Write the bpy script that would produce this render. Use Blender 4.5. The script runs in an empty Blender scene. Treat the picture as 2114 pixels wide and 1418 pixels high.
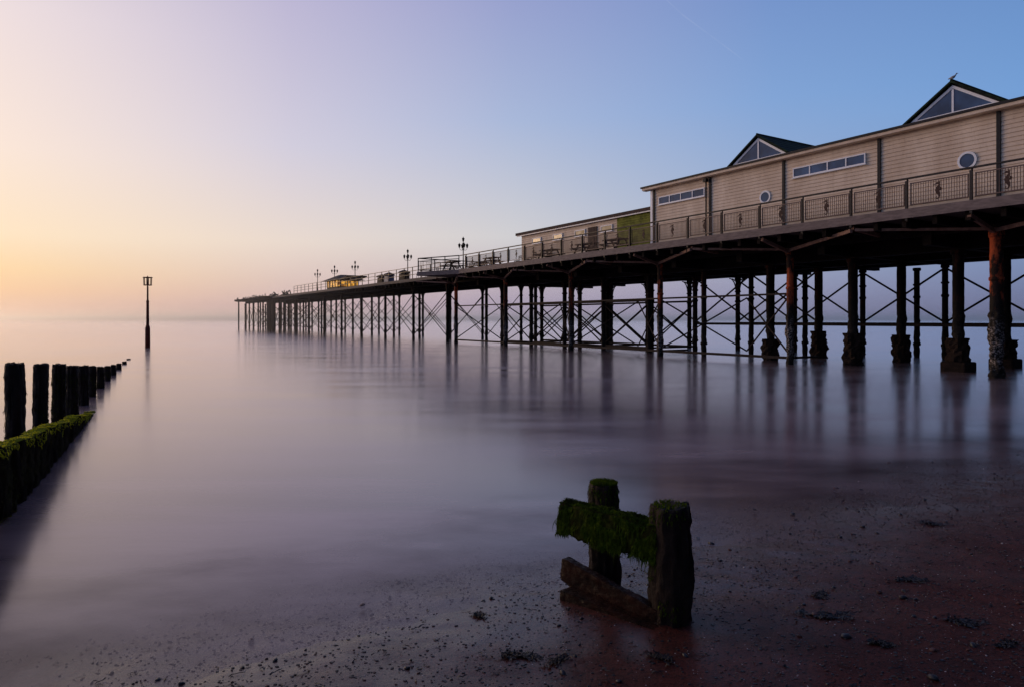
import bpy, math, random
from mathutils import Vector, noise
random.seed(7)
sc=bpy.context.scene
COL=sc.collection
sc.view_settings.view_transform='Standard'; sc.view_settings.look='None'; sc.view_settings.exposure=0
DX,DY=-0.527,0.850
PX,PY=0.850,0.527
def W(s,t,z): return Vector((DX*s+PX*t, DY*s+PY*t, z))
def s2l(c):
    return tuple(((x/255)/12.92 if x/255<=0.04045 else ((x/255+0.055)/1.055)**2.4) for x in c)+(1,)

# ---------------- mesh builder
class MB:
    def __init__(s): s.v=[]; s.f=[]
    def box8(s,p):
        i=len(s.v); s.v+=[Vector(q) for q in p]
        for a in ((0,3,2,1),(4,5,6,7),(0,1,5,4),(1,2,6,5),(2,3,7,6),(3,0,4,7)): s.f.append(tuple(i+k for k in a))
        return s
    def sbox(s,s0,s1,t0,t1,z0,z1):
        return s.box8([W(s0,t0,z0),W(s0,t1,z0),W(s1,t1,z0),W(s1,t0,z0),W(s0,t0,z1),W(s0,t1,z1),W(s1,t1,z1),W(s1,t0,z1)])
    def beam(s,a,b,w,h):
        a=Vector(a);b=Vector(b);d=(b-a).normalized()
        up=Vector((0,0,1)) if abs(d.z)<0.95 else Vector((PX,PY,0))
        x=d.cross(up).normalized()*w/2; y=x.cross(d).normalized()*h/2
        return s.box8([a-x-y,a+x-y,b+x-y,b-x-y,a-x+y,a+x+y,b+x+y,b-x+y])
    def cyl(s,a,b,r1,r2=None,n=12,caps=True):
        r2=r1 if r2 is None else r2
        a=Vector(a);b=Vector(b);d=(b-a).normalized()
        up=Vector((0,0,1)) if abs(d.z)<0.95 else Vector((1,0,0))
        x=d.cross(up).normalized(); y=d.cross(x).normalized(); i=len(s.v)
        for c,r in((a,r1),(b,r2)):
            for k in range(n):
                q=2*math.pi*k/n; s.v.append(c+x*r*math.cos(q)+y*r*math.sin(q))
        for k in range(n):
            k2=(k+1)%n; s.f.append((i+k,i+k2,i+n+k2,i+n+k))
        if caps: s.f.append(tuple(i+k for k in range(n-1,-1,-1))); s.f.append(tuple(i+n+k for k in range(n)))
        return s
    def lathe(s,c,prof,n=16):
        c=Vector(c);i=len(s.v)
        for r,z in prof:
            for k in range(n):
                q=2*math.pi*k/n; s.v.append(c+Vector((r*math.cos(q),r*math.sin(q),z)))
        m=len(prof)
        for j in range(m-1):
            for k in range(n):
                k2=(k+1)%n; s.f.append((i+j*n+k,i+j*n+k2,i+(j+1)*n+k2,i+(j+1)*n+k))
        s.f.append(tuple(i+k for k in range(n-1,-1,-1))); s.f.append(tuple(i+(m-1)*n+k for k in range(n)))
        return s
    def face(s,pts):
        i=len(s.v); s.v+=[Vector(p) for p in pts]; s.f.append(tuple(range(i,i+len(pts)))); return s
    def prism(s,pts,off):
        n=len(pts); i=len(s.v); off=Vector(off)
        s.v+=[Vector(p) for p in pts]+[Vector(p)+off for p in pts]
        s.f.append(tuple(i+k for k in range(n-1,-1,-1))); s.f.append(tuple(i+n+k for k in range(n)))
        for k in range(n):
            k2=(k+1)%n; s.f.append((i+k,i+k2,i+n+k2,i+n+k))
        return s
    def mesh(s,name,mat,smooth=False,org=(0,0,0)):
        o=Vector(org); me=bpy.data.meshes.new(name)
        me.from_pydata([tuple(q-o) for q in s.v],[],s.f)
        for m in (mat if isinstance(mat,(list,tuple)) else [mat]): me.materials.append(m)
        if smooth:
            for p in me.polygons: p.use_smooth=True
        me.update(); return me
    def obj(s,name,mat,org=None,parent=None,smooth=False,bev=0,**kw):
        if org is None:
            org=sum(s.v,Vector())/len(s.v)
        org=Vector(org)
        return put(name,s.mesh(name,mat,smooth,org),org,parent,bev,**kw)
WL={}
def put(name,me,loc,parent=None,bev=0,label=None,category=None,group=None,kind=None):
    o=bpy.data.objects.new(name,me); COL.objects.link(o)
    loc=Vector(loc); WL[o.name]=loc
    if parent is not None:
        o.parent=parent; o.location=loc-WL[parent.name]
    else: o.location=loc
    if bev:
        b=o.modifiers.new('bevel','BEVEL'); b.width=bev; b.segments=2; b.limit_method='ANGLE'
    for k,x in(('label',label),('category',category),('group',group),('kind',kind)):
        if x: o[k]=x
    return o

# ---------------- materials
class N:
    def __init__(s,name):
        s.m=bpy.data.materials.new(name); s.m.use_nodes=True; s.t=s.m.node_tree; s.n=s.t.nodes; s.l=s.t.links
        s.p=s.n['Principled BSDF']; s.out=s.n['Material Output']
    def add(s,ty,**k):
        x=s.n.new(ty)
        for a,b in k.items(): setattr(x,a,b)
        return x
    def pos(s): return s.add('ShaderNodeNewGeometry').outputs['Position']
    def noise(s,scale,detail=6,rough=.6,vec=None,stretch=None):
        x=s.add('ShaderNodeTexNoise'); x.inputs['Scale'].default_value=scale; x.inputs['Detail'].default_value=detail; x.inputs['Roughness'].default_value=rough
        v=vec or s.pos()
        if stretch:
            mp=s.add('ShaderNodeMapping'); mp.inputs['Scale'].default_value=stretch[:3]
            if len(stretch)>3: mp.inputs['Rotation'].default_value=(0,0,stretch[3])
            s.l.new(v,mp.inputs[0]); v=mp.outputs[0]
        s.l.new(v,x.inputs['Vector']); return x.outputs['Fac']
    def ramp(s,fac,stops,interp='LINEAR'):
        r=s.add('ShaderNodeValToRGB'); e=r.color_ramp.elements; r.color_ramp.interpolation=interp
        while len(e)<len(stops): e.new(.5)
        for i,(p,c) in enumerate(stops):
            e[i].position=p; e[i].color=c if len(c)==4 else tuple(c)+(1,)
        s.l.new(fac,r.inputs[0]); return r.outputs[0]
    def mix(s,f,a,b):
        x=s.add('ShaderNodeMix',data_type='RGBA')
        for sock,val in((x.inputs[0],f),(x.inputs[6],a),(x.inputs[7],b)):
            if hasattr(val,'is_linked'): s.l.new(val,sock)
            else: sock.default_value=val if not isinstance(val,tuple) or len(val)==4 else val+(1,)
        return x.outputs[2]
    def mr(s,v,a,b,c=0,d=1,smooth=True):
        x=s.add('ShaderNodeMapRange'); x.interpolation_type='SMOOTHSTEP' if smooth else 'LINEAR'
        for i,q in zip((1,2,3,4),(a,b,c,d)): x.inputs[i].default_value=q
        s.l.new(v,x.inputs[0]); return x.outputs[0]
    def math(s,op,a,b=0.0):
        x=s.add('ShaderNodeMath',operation=op)
        for i,q in((0,a),(1,b)):
            if isinstance(q,(int,float)): x.inputs[i].default_value=q
            else: s.l.new(q,x.inputs[i])
        return x.outputs[0]
    def sep(s,i,what='Position'):
        x=s.add('ShaderNodeSeparateXYZ'); s.l.new(s.add('ShaderNodeNewGeometry').outputs[what],x.inputs[0]); return x.outputs[i]
    def dot(s,v):
        x=s.add('ShaderNodeVectorMath',operation='DOT_PRODUCT'); s.l.new(s.pos(),x.inputs[0]); x.inputs[1].default_value=v; return x.outputs['Value']
    def bump(s,h,st,dist=.02):
        b=s.add('ShaderNodeBump'); b.inputs['Strength'].default_value=st; b.inputs['Distance'].default_value=dist
        s.l.new(h,b.inputs['Height']); s.l.new(b.outputs[0],s.p.inputs['Normal']); return b.outputs[0]
    def base(s,c): 
        if isinstance(c,tuple): s.p.inputs['Base Color'].default_value=c if len(c)==4 else c+(1,)
        else: s.l.new(c,s.p.inputs['Base Color'])
    def rough(s,r):
        if isinstance(r,(int,float)): s.p.inputs['Roughness'].default_value=r
        else: s.l.new(r,s.p.inputs['Roughness'])
    def spec(s,v): s.p.inputs['Specular IOR Level'].default_value=v
def simple(name,c1,c2,scale=8,rough=.6,bump=.3,stretch=None,dist=.01,spec=None):
    m=N(name); f=m.noise(scale,6,.65,stretch=stretch)
    m.base(m.ramp(f,[(.3,c1),(.7,c2)])); m.rough(rough); m.bump(f,bump,dist)
    if spec is not None: m.spec(spec)
    return m.m
iron=simple('dark_iron',(.006,.004,.004),(.020,.010,.008),6,.75,.3,spec=.2)
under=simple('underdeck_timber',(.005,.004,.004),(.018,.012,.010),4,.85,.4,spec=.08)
strut=simple('weathered_strut',(.12,.065,.048),(.26,.15,.11),5,.75,.3,spec=.2)
emblem=simple('rusted_emblem',(.035,.018,.013),(.08,.045,.035),8,.7,.2,spec=.2)
fascia=simple('weathered_fascia',(.09,.066,.06),(.21,.155,.14),3,.75,.4,stretch=(1,1,4))
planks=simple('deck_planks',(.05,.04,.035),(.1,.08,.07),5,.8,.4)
railtan=simple('railing_paint',(.09,.055,.045),(.17,.105,.085),9,.55,.15,spec=.3)
raildark=simple('top_rail_paint',(.010,.008,.008),(.03,.022,.02),9,.55,.15,spec=.3)
white=simple('white_paint',(.72,.71,.72),(.88,.87,.88),5,.45,.1)
blackp=simple('black_trim',(.008,.008,.010),(.02,.018,.02),6,.6,.1,spec=.25)
concrete=simple('wet_concrete',(.006,.005,.004),(.028,.016,.012),5,.85,.8,dist=.05,spec=.1)
roofbrown=simple('roof_edge_brown',(.035,.022,.018),(.09,.055,.045),4,.8,.3,spec=.2)
m=N('painted_siding'); n1=m.noise(1.2,5,.6,stretch=(1,1,.35)); n2=m.noise(14,5,.7,stretch=(1,1,.2))
c=m.ramp(n1,[(.3,(.55,.41,.29)),(.7,(.76,.61,.46))]); c=m.mix(m.ramp(n2,[(.55,(0,0,0)),(.8,(.55,.55,.55))]),c,(.32,.22,.15))
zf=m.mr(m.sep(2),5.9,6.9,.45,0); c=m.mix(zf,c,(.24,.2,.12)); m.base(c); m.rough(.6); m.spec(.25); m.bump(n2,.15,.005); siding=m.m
m=N('algae_siding'); n1=m.noise(2.5,6,.7); m.base(m.ramp(n1,[(.3,(.06,.065,.010)),(.58,(.20,.21,.03)),(.8,(.36,.30,.10))])); m.rough(.8); m.spec(.2); algae=m.m
m=N('mossy_tiles'); n1=m.noise(3,6,.7); m.base(m.ramp(n1,[(.4,(.010,.012,.012)),(.65,(.02,.04,.014)),(.8,(.05,.07,.02))])); m.rough(.85); m.spec(.15)
wv=m.add('ShaderNodeTexWave',wave_type='BANDS',bands_direction='Z'); wv.inputs['Scale'].default_value=1.6; wv.inputs['Distortion'].default_value=.3; m.l.new(m.pos(),wv.inputs[0]); m.bump(wv.outputs['Fac'],.8,.04); tiles=m.m
m=N('window_glass'); n1=m.noise(.8,3); m.base(m.ramp(n1,[(.35,(.012,.03,.08)),(.65,(.045,.10,.22))])); m.rough(.06); m.p.inputs['IOR'].default_value=1.42; glass=m.m
m=N('sunrise_painted_glass'); n1=m.noise(1.3,3); m.base(m.ramp(n1,[(.35,(.35,.24,.10)),(.65,(.75,.58,.34))])); m.rough(.1); warmglass=m.m  # sunrise showing in the panes is painted into the base colour
def pilemat(name,up1,up2,barn,spec=.25,lo=.46):
    m=N(name); z=m.sep(2); n=m.noise(5,7,.7); n6=m.noise(2.2,6,.7,stretch=(1,1,.45)); nb=m.noise(16,5,.75)
    top=m.ramp(n6,[(lo,up1),(lo+.13,up2)])
    lowc=m.ramp(m.noise(9,6,.7),[(.35,(.005,.005,.004)),(.7,(.022,.016,.012))])
    edge=m.math('ADD',z,m.math('MULTIPLY',n,1.6))
    c=m.mix(m.mr(edge,3.0,4.2),lowc,top)
    b=m.math('MULTIPLY',m.ramp(nb,[(.50,(0,0,0)),(.57,(1,1,1))]),m.math('MULTIPLY',m.mr(edge,.9,1.5),m.mr(edge,3.1,2.2)))
    b=m.math('MULTIPLY',b,barn); c=m.mix(b,c,(.38,.32,.29)); m.base(c); m.rough(.75); m.spec(spec); m.bump(nb,.6,.03); return m.m
pile_red=pilemat('rusty_barnacled_pile',(.018,.008,.006),(.46,.085,.028),.65,.15,.47)
pile_dark=pilemat('dark_iron_pile',(.007,.005,.005),(.06,.017,.010),.05,.10,.53)
m=N('wet_groyne_timber'); n1=m.noise(9,8,.78,stretch=(1,1,.2)); n3=m.noise(22,6,.75)
c=m.ramp(n1,[(.3,(.003,.002,.002)),(.75,(.036,.016,.009))]); m.base(c); m.rough(.6); m.spec(.2); m.bump(m.math('ADD',n1,m.math('MULTIPLY',n3,.6)),1,.05); timber=m.m
m=N('wet_red_board'); n1=m.noise(7,7,.75,stretch=(1,1,2)); n3=m.noise(30,5,.7)
c=m.ramp(n1,[(.35,(.004,.0015,.001)),(.75,(.042,.008,.003))]); m.base(c); m.rough(m.ramp(n3,[(.45,(.75,)*3),(.6,(.3,)*3)])); m.spec(.1); m.bump(n1,1,.03); redboard=m.m
def mossm(name,c1,c2,c3,dark=(.02,.014,.008),lo=.45,top=None):
    m=N(name); n1=m.noise(18,6,.75); n2=m.noise(3,4,.6)
    a=m.ramp(n1,[(.3,c1),(.55,c2),(.75,c3)]); c=m.mix(m.ramp(n2,[(lo,(0,0,0)),(lo+.17,(1,1,1))]),a,dark)
    if top: c=m.mix(m.mr(m.math('ABSOLUTE',m.sep(2,'Normal')),.5,.85),c,top)
    m.base(c); m.rough(.85); m.spec(.1); m.bump(n1,1,.02)
    tr=m.add('ShaderNodeBsdfTranslucent'); m.l.new(c,tr.inputs[0]); ms=m.add('ShaderNodeMixShader'); ms.inputs[0].default_value=.4
    m.l.new(m.p.outputs[0],ms.inputs[1]); m.l.new(tr.outputs[0],ms.inputs[2]); m.l.new(ms.outputs[0],m.out.inputs['Surface'])
    return m.m
moss=mossm('sea_moss',(.012,.020,.002),(.07,.11,.005),(.30,.34,.02),(.010,.010,.003),.50)
mossd=mossm('groyne_wall_weed',(.010,.010,.002),(.05,.055,.006),(.16,.16,.014),(.03,.014,.006),.42)
wallm=mossm('groyne_wall_timber',(.010,.007,.003),(.035,.026,.009),(.09,.075,.016),(.016,.008,.004),.44,top=(.34,.33,.02))  # top faces weed green, with sunlight on them painted into the colour
mossb=mossm('sunlit_painted_moss',(.45,.42,.012),(.85,.78,.03),(.95,.85,.06),(.36,.32,.03),.58)  # yellow-green weed cap; its sunlit brightness is put into the colour

# ---------------- world
w=bpy.data.worlds.new('World'); sc.world=w; w.use_nodes=True; nt=w.node_tree; nn=nt.nodes; ll=nt.links
bg=nn['Background']; 
SUNAZ=math.radians(-55); SUNEL=math.radians(8)
tc=nn.new('ShaderNodeTexCoord'); nrm=nn.new('ShaderNodeVectorMath'); nrm.operation='NORMALIZE'; ll.new(tc.outputs['Generated'],nrm.inputs[0])
sp=nn.new('ShaderNodeSeparateXYZ'); ll.new(nrm.outputs[0],sp.inputs[0])
fl=nn.new('ShaderNodeVectorMath'); fl.operation='MULTIPLY'; fl.inputs[1].default_value=(1,1,0); ll.new(nrm.outputs[0],fl.inputs[0])
fn=nn.new('ShaderNodeVectorMath'); fn.operation='NORMALIZE'; ll.new(fl.outputs[0],fn.inputs[0])
dt=nn.new('ShaderNodeVectorMath'); dt.operation='DOT_PRODUCT'; dt.inputs[1].default_value=(math.sin(SUNAZ),math.cos(SUNAZ),0); ll.new(fn.outputs[0],dt.inputs[0])
ac=nn.new('ShaderNodeMath'); ac.operation='ARCCOSINE'; ll.new(dt.outputs['Value'],ac.inputs[0])
def wramp(st):
    r=nn.new('ShaderNodeValToRGB'); e=r.color_ramp.elements
    r.color_ramp.interpolation='LINEAR'
    while len(e)<len(st): e.new(.5)
    for i,(p,cc) in enumerate(st): e[i].position=p; e[i].color=s2l(cc)
    ll.new(sp.outputs[2],r.inputs[0]); return r.outputs[0]
R=[
 (18,[(0,(243,203,178)),(.015,(240,196,168)),(.035,(249,204,162)),(.06,(254,217,170)),(.1,(255,229,196)),(.2,(251,230,216)),(.35,(238,222,223)),(.6,(188,184,208)),(1,(85,100,155))]),
 (37,[(0,(220,192,186)),(.02,(212,182,182)),(.05,(222,196,188)),(.107,(233,217,206)),(.236,(210,205,221)),(.41,(189,183,212)),(.7,(125,135,188)),(1,(70,92,150))]),
 (55,[(0,(184,168,184)),(.02,(174,160,182)),(.05,(188,174,186)),(.12,(208,206,209)),(.28,(169,184,217)),(.42,(152,162,206)),(1,(66,90,150))]),
 (76,[(0,(136,132,162)),(.05,(148,152,180)),(.12,(160,176,204)),(.29,(130,164,213)),(.40,(118,149,203)),(1,(58,82,145))]),
 (92,[(0,(108,108,142)),(.1,(126,149,188)),(.26,(116,158,212)),(.4,(103,140,196)),(1,(52,76,138))]),
 (150,[(0,(56,48,54)),(.2,(52,50,62)),(.5,(44,52,80)),(1,(46,62,112))])]
cur=wramp(R[0][1])
for (a0,_),(a1,st) in zip(R[:-1],R[1:]):
    mrn=nn.new('ShaderNodeMapRange'); mrn.interpolation_type='LINEAR'
    mrn.inputs[1].default_value=math.radians(a0); mrn.inputs[2].default_value=math.radians(a1); ll.new(ac.outputs[0],mrn.inputs[0])
    mx=nn.new('ShaderNodeMix'); mx.data_type='RGBA'; ll.new(mrn.outputs[0],mx.inputs[0]); ll.new(cur,mx.inputs[6]); ll.new(wramp(st),mx.inputs[7]); cur=mx.outputs[2]
sky=nn.new('ShaderNodeTexSky'); sky.sky_type='NISHITA'; sky.sun_disc=False; sky.sun_elevation=SUNEL; sky.sun_rotation=SUNAZ
mm=nn.new('ShaderNodeMix'); mm.data_type='RGBA'; mm.blend_type='ADD'; mm.inputs[0].default_value=.001; ll.new(cur,mm.inputs[6]); ll.new(sky.outputs[0],mm.inputs[7])
ll.new(mm.outputs[2],bg.inputs[0]); bg.inputs[1].default_value=1.0

# sun (soft, seen through the sea mist)
sl=bpy.data.lights.new('sun','SUN'); sl.energy=1.15; sl.angle=math.radians(26); sl.color=(1,.66,.40)
so=bpy.data.objects.new('sun',sl); COL.objects.link(so)
SD=Vector((math.sin(SUNAZ)*math.cos(SUNEL),math.cos(SUNAZ)*math.cos(SUNEL),math.sin(SUNEL)))
so.rotation_euler=SD.to_track_quat('Z','Y').to_euler(); so.location=SD*100

# ---------------- camera
cam=bpy.data.cameras.new('camera'); co=bpy.data.objects.new('camera',cam); COL.objects.link(co)
co.location=(0,0,2); co.rotation_euler=(math.radians(90),0,0); cam.sensor_width=36; cam.lens=24; cam.shift_y=-49/2114; cam.clip_end=20000; cam.clip_start=.05
sc.camera=co

# ---------------- ground
def gz(x,y):
    s=DX*x+DY*y
    base=(4.2-s)*.06 if s>-10 else .852+(-10-s)*.05
    base=max(base,-3)
    if s<9:
        base+=.022*noise.noise(Vector((x*.6,y*.6,0)))+.012*noise.noise(Vector((x*2.5,y*2.5,5)))+.005*noise.noise(Vector((x*9,y*9,1)))
    return base
def axis(lo,hi,f0,f1,st):
    a=[];x=f0
    while x<=f1: a.append(x); x+=st
    g=st;x=f0
    l=[]
    while x>lo: g*=1.25; x-=g; l.append(max(x,lo))
    g=st;x=a[-1]; r=[]
    while x<hi: g*=1.25; x+=g; r.append(min(x,hi))
    return l[::-1]+a+r
sa=axis(-400,6000,0,8,.045); ta=axis(-4000,4000,-4,12,.05)
v=[];f=[]
for s_ in sa:
    for t_ in ta:
        p=W(s_,t_,0); v.append((p.x,p.y,gz(p.x,p.y)))
nt_=len(ta)
for i in range(len(sa)-1):
    for j in range(nt_-1):
        f.append(((i+1)*nt_+j,(i+1)*nt_+j+1,i*nt_+j+1,i*nt_+j))
m=N('wet_red_sand'); s_=m.dot((DX,DY,0)); n1=m.noise(1.1,6,.6); n2=m.noise(55,4,.8); n3=m.noise(7,7,.75); n4=m.noise(150,3,.7)
c=m.ramp(n3,[(.3,(.040,.008,.006)),(.7,(.105,.024,.016))]); c=m.mix(m.ramp(n4,[(.65,(0,0,0)),(.71,(.9,.9,.9))]),c,(.26,.13,.10)); c=m.mix(m.ramp(n2,[(.40,(.95,.95,.95)),(.46,(0,0,0))]),c,(.006,.003,.002))
m.base(c); ss=m.math('ADD',s_,m.math('MULTIPLY',n1,2.4)); m.spec(.08)
m.rough(.65); h=m.math('ADD',m.math('MULTIPLY',n2,.6),n3); m.bump(h,.9,.024)
m.l.new(m.mr(ss,3.2,5.6,.05,.9),m.p.inputs['Coat Weight']); m.p.inputs['Coat Roughness'].default_value=.2; m.p.inputs['Coat IOR'].default_value=1.5
cb=m.add('ShaderNodeBump'); cb.inputs['Strength'].default_value=.25; cb.inputs['Distance'].default_value=.02; m.l.new(n3,cb.inputs['Height']); m.l.new(cb.outputs[0],m.p.inputs['Coat Normal'])
me=bpy.data.meshes.new('beach'); me.from_pydata(v,[],f); me.materials.append(m.m)
for p in me.polygons:p.use_smooth=True
bo=put('beach',me,(0,0,0),kind='structure')
# sea : milky diffuse body under a fresnel-weighted soft mirror
ROT=-math.atan2(.527,.85)
m=N('misty_sea'); m.n.remove(m.p); s_=m.dot((DX,DY,0)); ns=m.noise(.5,5,.6,stretch=(1,1.8,1,ROT)); n2=m.noise(.16,5,.6,stretch=(1,3.2,1,ROT)); n5=m.noise(.7,6,.6,stretch=(.35,1.6,1,ROT+.5))
df=m.add('ShaderNodeBsdfDiffuse'); fm=m.math('ADD',m.math('MULTIPLY',n2,.6),m.math('MULTIPLY',n5,.4)); m.l.new(m.mix(m.ramp(fm,[(.38,(0,0,0)),(.62,(1,1,1))]),(.10,.062,.070),(.29,.19,.19)),df.inputs[0])
gl=m.add('ShaderNodeBsdfGlossy'); gl.inputs['Color'].default_value=(1,.93,.93,1); m.l.new(m.ramp(n2,[(.3,(.15,)*3),(.7,(.22,)*3)]),gl.inputs['Roughness'])
fr_=m.add('ShaderNodeFresnel'); fr_.inputs[0].default_value=1.8
mw=m.add('ShaderNodeMixShader'); m.l.new(fr_.outputs[0],mw.inputs[0]); m.l.new(df.outputs[0],mw.inputs[1]); m.l.new(gl.outputs[0],mw.inputs[2])
al=m.mr(m.math('ADD',s_,m.math('MULTIPLY',m.math('SUBTRACT',ns,.5),3.6)),2.9,6.9)
tr=m.add('ShaderNodeBsdfTransparent'); ms=m.add('ShaderNodeMixShader'); m.l.new(al,ms.inputs[0]); m.l.new(tr.outputs[0],ms.inputs[1]); m.l.new(mw.outputs[0],ms.inputs[2]); m.l.new(ms.outputs[0],m.out.inputs['Surface'])
b=MB(); b.face([W(1,4000,0),W(6000,4000,0),W(6000,-4000,0),W(1,-4000,0)]); b.obj('sea',m.m,(0,0,0),kind='structure')
# mist
m=N('sea_mist'); m.n.remove(m.p); vs=m.add('ShaderNodeVolumeScatter'); vs.inputs['Density'].default_value=.0013; vs.inputs['Anisotropy'].default_value=.75; vs.inputs['Color'].default_value=(1,.97,.97,1); m.l.new(vs.outputs[0],m.out.inputs['Volume'])
b=MB(); b.sbox(58,3500,-2500,2500,.03,9); b.obj('sea_mist',m.m,kind='stuff')

# ---------------- pier
pier=put('pier',None,W(0,30,0),label='long dark iron and timber pleasure pier standing in calm sea',category='pier')
DZ=5.9
b=MB(); b.sbox(-22,47.4,24.62,38.4,DZ-.3,DZ-.02)
b.prism([W(47.4,24.62,DZ-.3),W(51.5,22.9,DZ-.3),W(51.9,30,DZ-.3),W(47.4,30,DZ-.3)],(0,0,.28))
b.sbox(47.4,118,26.0,35.5,DZ-.31,DZ-.03); b.obj('deck',planks,W(0,30,DZ),pier)
b=MB(); b.sbox(118,147,25.4,36.5,DZ-.34,DZ-.05)
for i in range(60):
    s0=118+random.random()*29; b.sbox(s0,s0+.25,25.4-random.random()*.7,26,DZ-.33+random.random()*.1,DZ-.04+random.random()*.12)
for i in range(14): b.sbox(147,147.1+random.random()*2.4,25.4+i*.75,25.8+i*.75,DZ-.3,DZ-.07)
for i in range(44):
    s0=104+random.random()*43; b.beam(W(s0,25.5+random.random(),DZ-.1),W(s0+random.gauss(0,.5),25.5+random.random(),DZ+.1+random.random()*.5),.12,.12)
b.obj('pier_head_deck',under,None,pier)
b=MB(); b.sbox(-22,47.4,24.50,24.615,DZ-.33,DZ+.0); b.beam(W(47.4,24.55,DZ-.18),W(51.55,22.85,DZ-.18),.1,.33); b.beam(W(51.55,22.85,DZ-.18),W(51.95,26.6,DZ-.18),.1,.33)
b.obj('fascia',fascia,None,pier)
for t_,z0,s1,wd in((26.6,5.12,52,.22),(28.7,4.72,47,.34),(32.6,4.72,47,.34),(36.6,4.85,47,.34),(27.2,5.2,146,.25),(31.2,5.2,146,.25),(35.0,5.2,146,.25)):
    b=MB(); b.sbox(-22 if s1<60 else 47.2,s1,t_-wd/2,t_+wd/2,z0,DZ-.31)
    if s1<60 and t_>26.6: b.sbox(-22,s1,t_-wd/2-.1,t_+wd/2+.1,z0-.04,z0+.03)
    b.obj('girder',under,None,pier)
b=MB()
s0=-21
while s0<118: 
    if s0<52: b.sbox(s0,s0+.16,24.7 if s0<47 else 26.1,38.2,DZ-.62,DZ-.305)
    else: b.sbox(s0,s0+.16,26.2,35.4,DZ-.62,DZ-.312)
    s0+=1.0375
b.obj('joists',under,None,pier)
BS=[13.4+4.3*k for k in range(-3,9)]
for s0 in BS:
    b=MB(); b.sbox(s0-.16,s0+.16,26.4,38,4.75,5.25); b.obj('cross_beam',under,None,pier)
FS=[11.2+8.15*k for k in range(-2,6)]
for s0 in FS:
    b=MB()
    b.beam(W(s0,26.46,5.06),W(s0-4.1,24.62,5.36),.10,.13); b.beam(W(s0,26.5,5.0),W(s0,24.7,5.45),.12,.14)
    b.beam(W(s0-4.1,26.6,5.3),W(s0-4.1,24.7,5.45),.12,.14)
    b.beam(W(s0-.1,26.42,5.1),W(s0+3.9,24.62,5.38),.07,.1)
    b.obj('bracket_strut',strut,None,pier)
def noisycyl(r,z0,z1,n=16,rings=14,amp=.03,seed=0):
    b=MB()
    for j in range(rings+1):
        z=z0+(z1-z0)*j/rings
        for k in range(n):
            q=2*math.pi*k/n; x,y=math.cos(q),math.sin(q)
            rr=r+amp*(noise.noise(Vector((x*2+seed,y*2,z*3)))+.6*noise.noise(Vector((x*5+seed,y*5,z*7))))*(1.9 if z<2.2 else .3)
            b.v.append(Vector((x*rr,y*rr,z)))
    for j in range(rings):
        for k in range(n): k2=(k+1)%n; b.f.append((j*n+k,j*n+k2,(j+1)*n+k2,(j+1)*n+k))
    b.f.append(tuple(rings*n+k for k in range(n)))
    return b
def collar(b,r,z,h=.09): b.lathe((0,0,0),[(r,z-h),(r*1.0+.02,z-h*.5),(r+.02,z+h*.5),(r,z+h)],16)
fronts=[]
for sd in range(4):
    b=noisycyl(.155,-1.2,5.12,18,60,.045,sd*4.1); collar(b,.175,4.95,.1); collar(b,.165,3.4,.06); fronts.append(b.mesh('pile',pile_red,True))
b=noisycyl(.20,-1.2,5.12,22,80,.05,7); collar(b,.225,4.95,.12); collar(b,.215,3.4,.07); frontbig=b.mesh('pile',pile_red,True)
for i,s0 in enumerate(FS): put('pile',frontbig if s0<15 else fronts[i%4],W(s0,26.6,0),pier)
def bracket(b,r,ztop,span,zlow):
    for sg in(-1,1):
        prev=None
        for k in range(7):
            a=k/6*math.pi/2; u=sg*(r+span*(1-math.cos(a))); z=zlow+(ztop-zlow)*math.sin(a)
            p=W(u,0,z)
            if prev is not None: b.beam(prev,p,.05,.06)
            prev=p
        b.beam(W(sg*r,0,ztop-.25),W(sg*span*.8,0,ztop-.02),.04,.05)
def col(r,z1,br,seed=0):
    b=noisycyl(r,-1.2,z1,14,40,.03,seed); collar(b,r+.02,3.2,.07); collar(b,r+.04,z1-.08,.08); collar(b,r+.03,.7,.08); collar(b,r+.03,z1-.9,.05)
    if br: bracket(b,r,z1,.55,z1-.95)
    return b.mesh('pile',pile_dark,True)
colthick=[]
for sd in range(3):
    b=noisycyl(.20,-1.2,4.75,16,50,.04,sd*5); collar(b,.25,4.62,.1); colthick.append(b.mesh('pile',pile_dark,True))
colmid=col(.15,4.75,True); colplain=col(.14,4.75,False,3); colfar=col(.135,5.2,True)
foots=[]
for sd in range(4):
    fb=noisycyl(.35,-1.2,1.05+.12*sd,20,34,.075,3+sd*6)
    for q in fb.v:
        m_=max(abs(q.x),abs(q.y))/max(.01,math.hypot(q.x,q.y)); k_=(1/m_)**.45; q.x*=k_; q.y*=k_
    foots.append(fb.mesh('footing',concrete))
fb=MB(); fb.sbox(-.46,.46,-.46,.46,-1.2,.38); foot2=fb.mesh('footing_slab',concrete)
ci=0
for i,s0 in enumerate(BS):
    for t_ in(28.7,32.6,36.6):
        thick=s0<23 and t_<36
        ci+=1
        p=put('pile',colthick[ci%3] if thick else (colmid if s0>30 else colplain),W(s0,t_,0),pier)
        if thick:
            put('footing',foots[(ci*3)%4],W(s0,t_,0),p)
            if s0<15: put('footing_slab',foot2,W(s0,t_,0),p,bev=.06)
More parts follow.
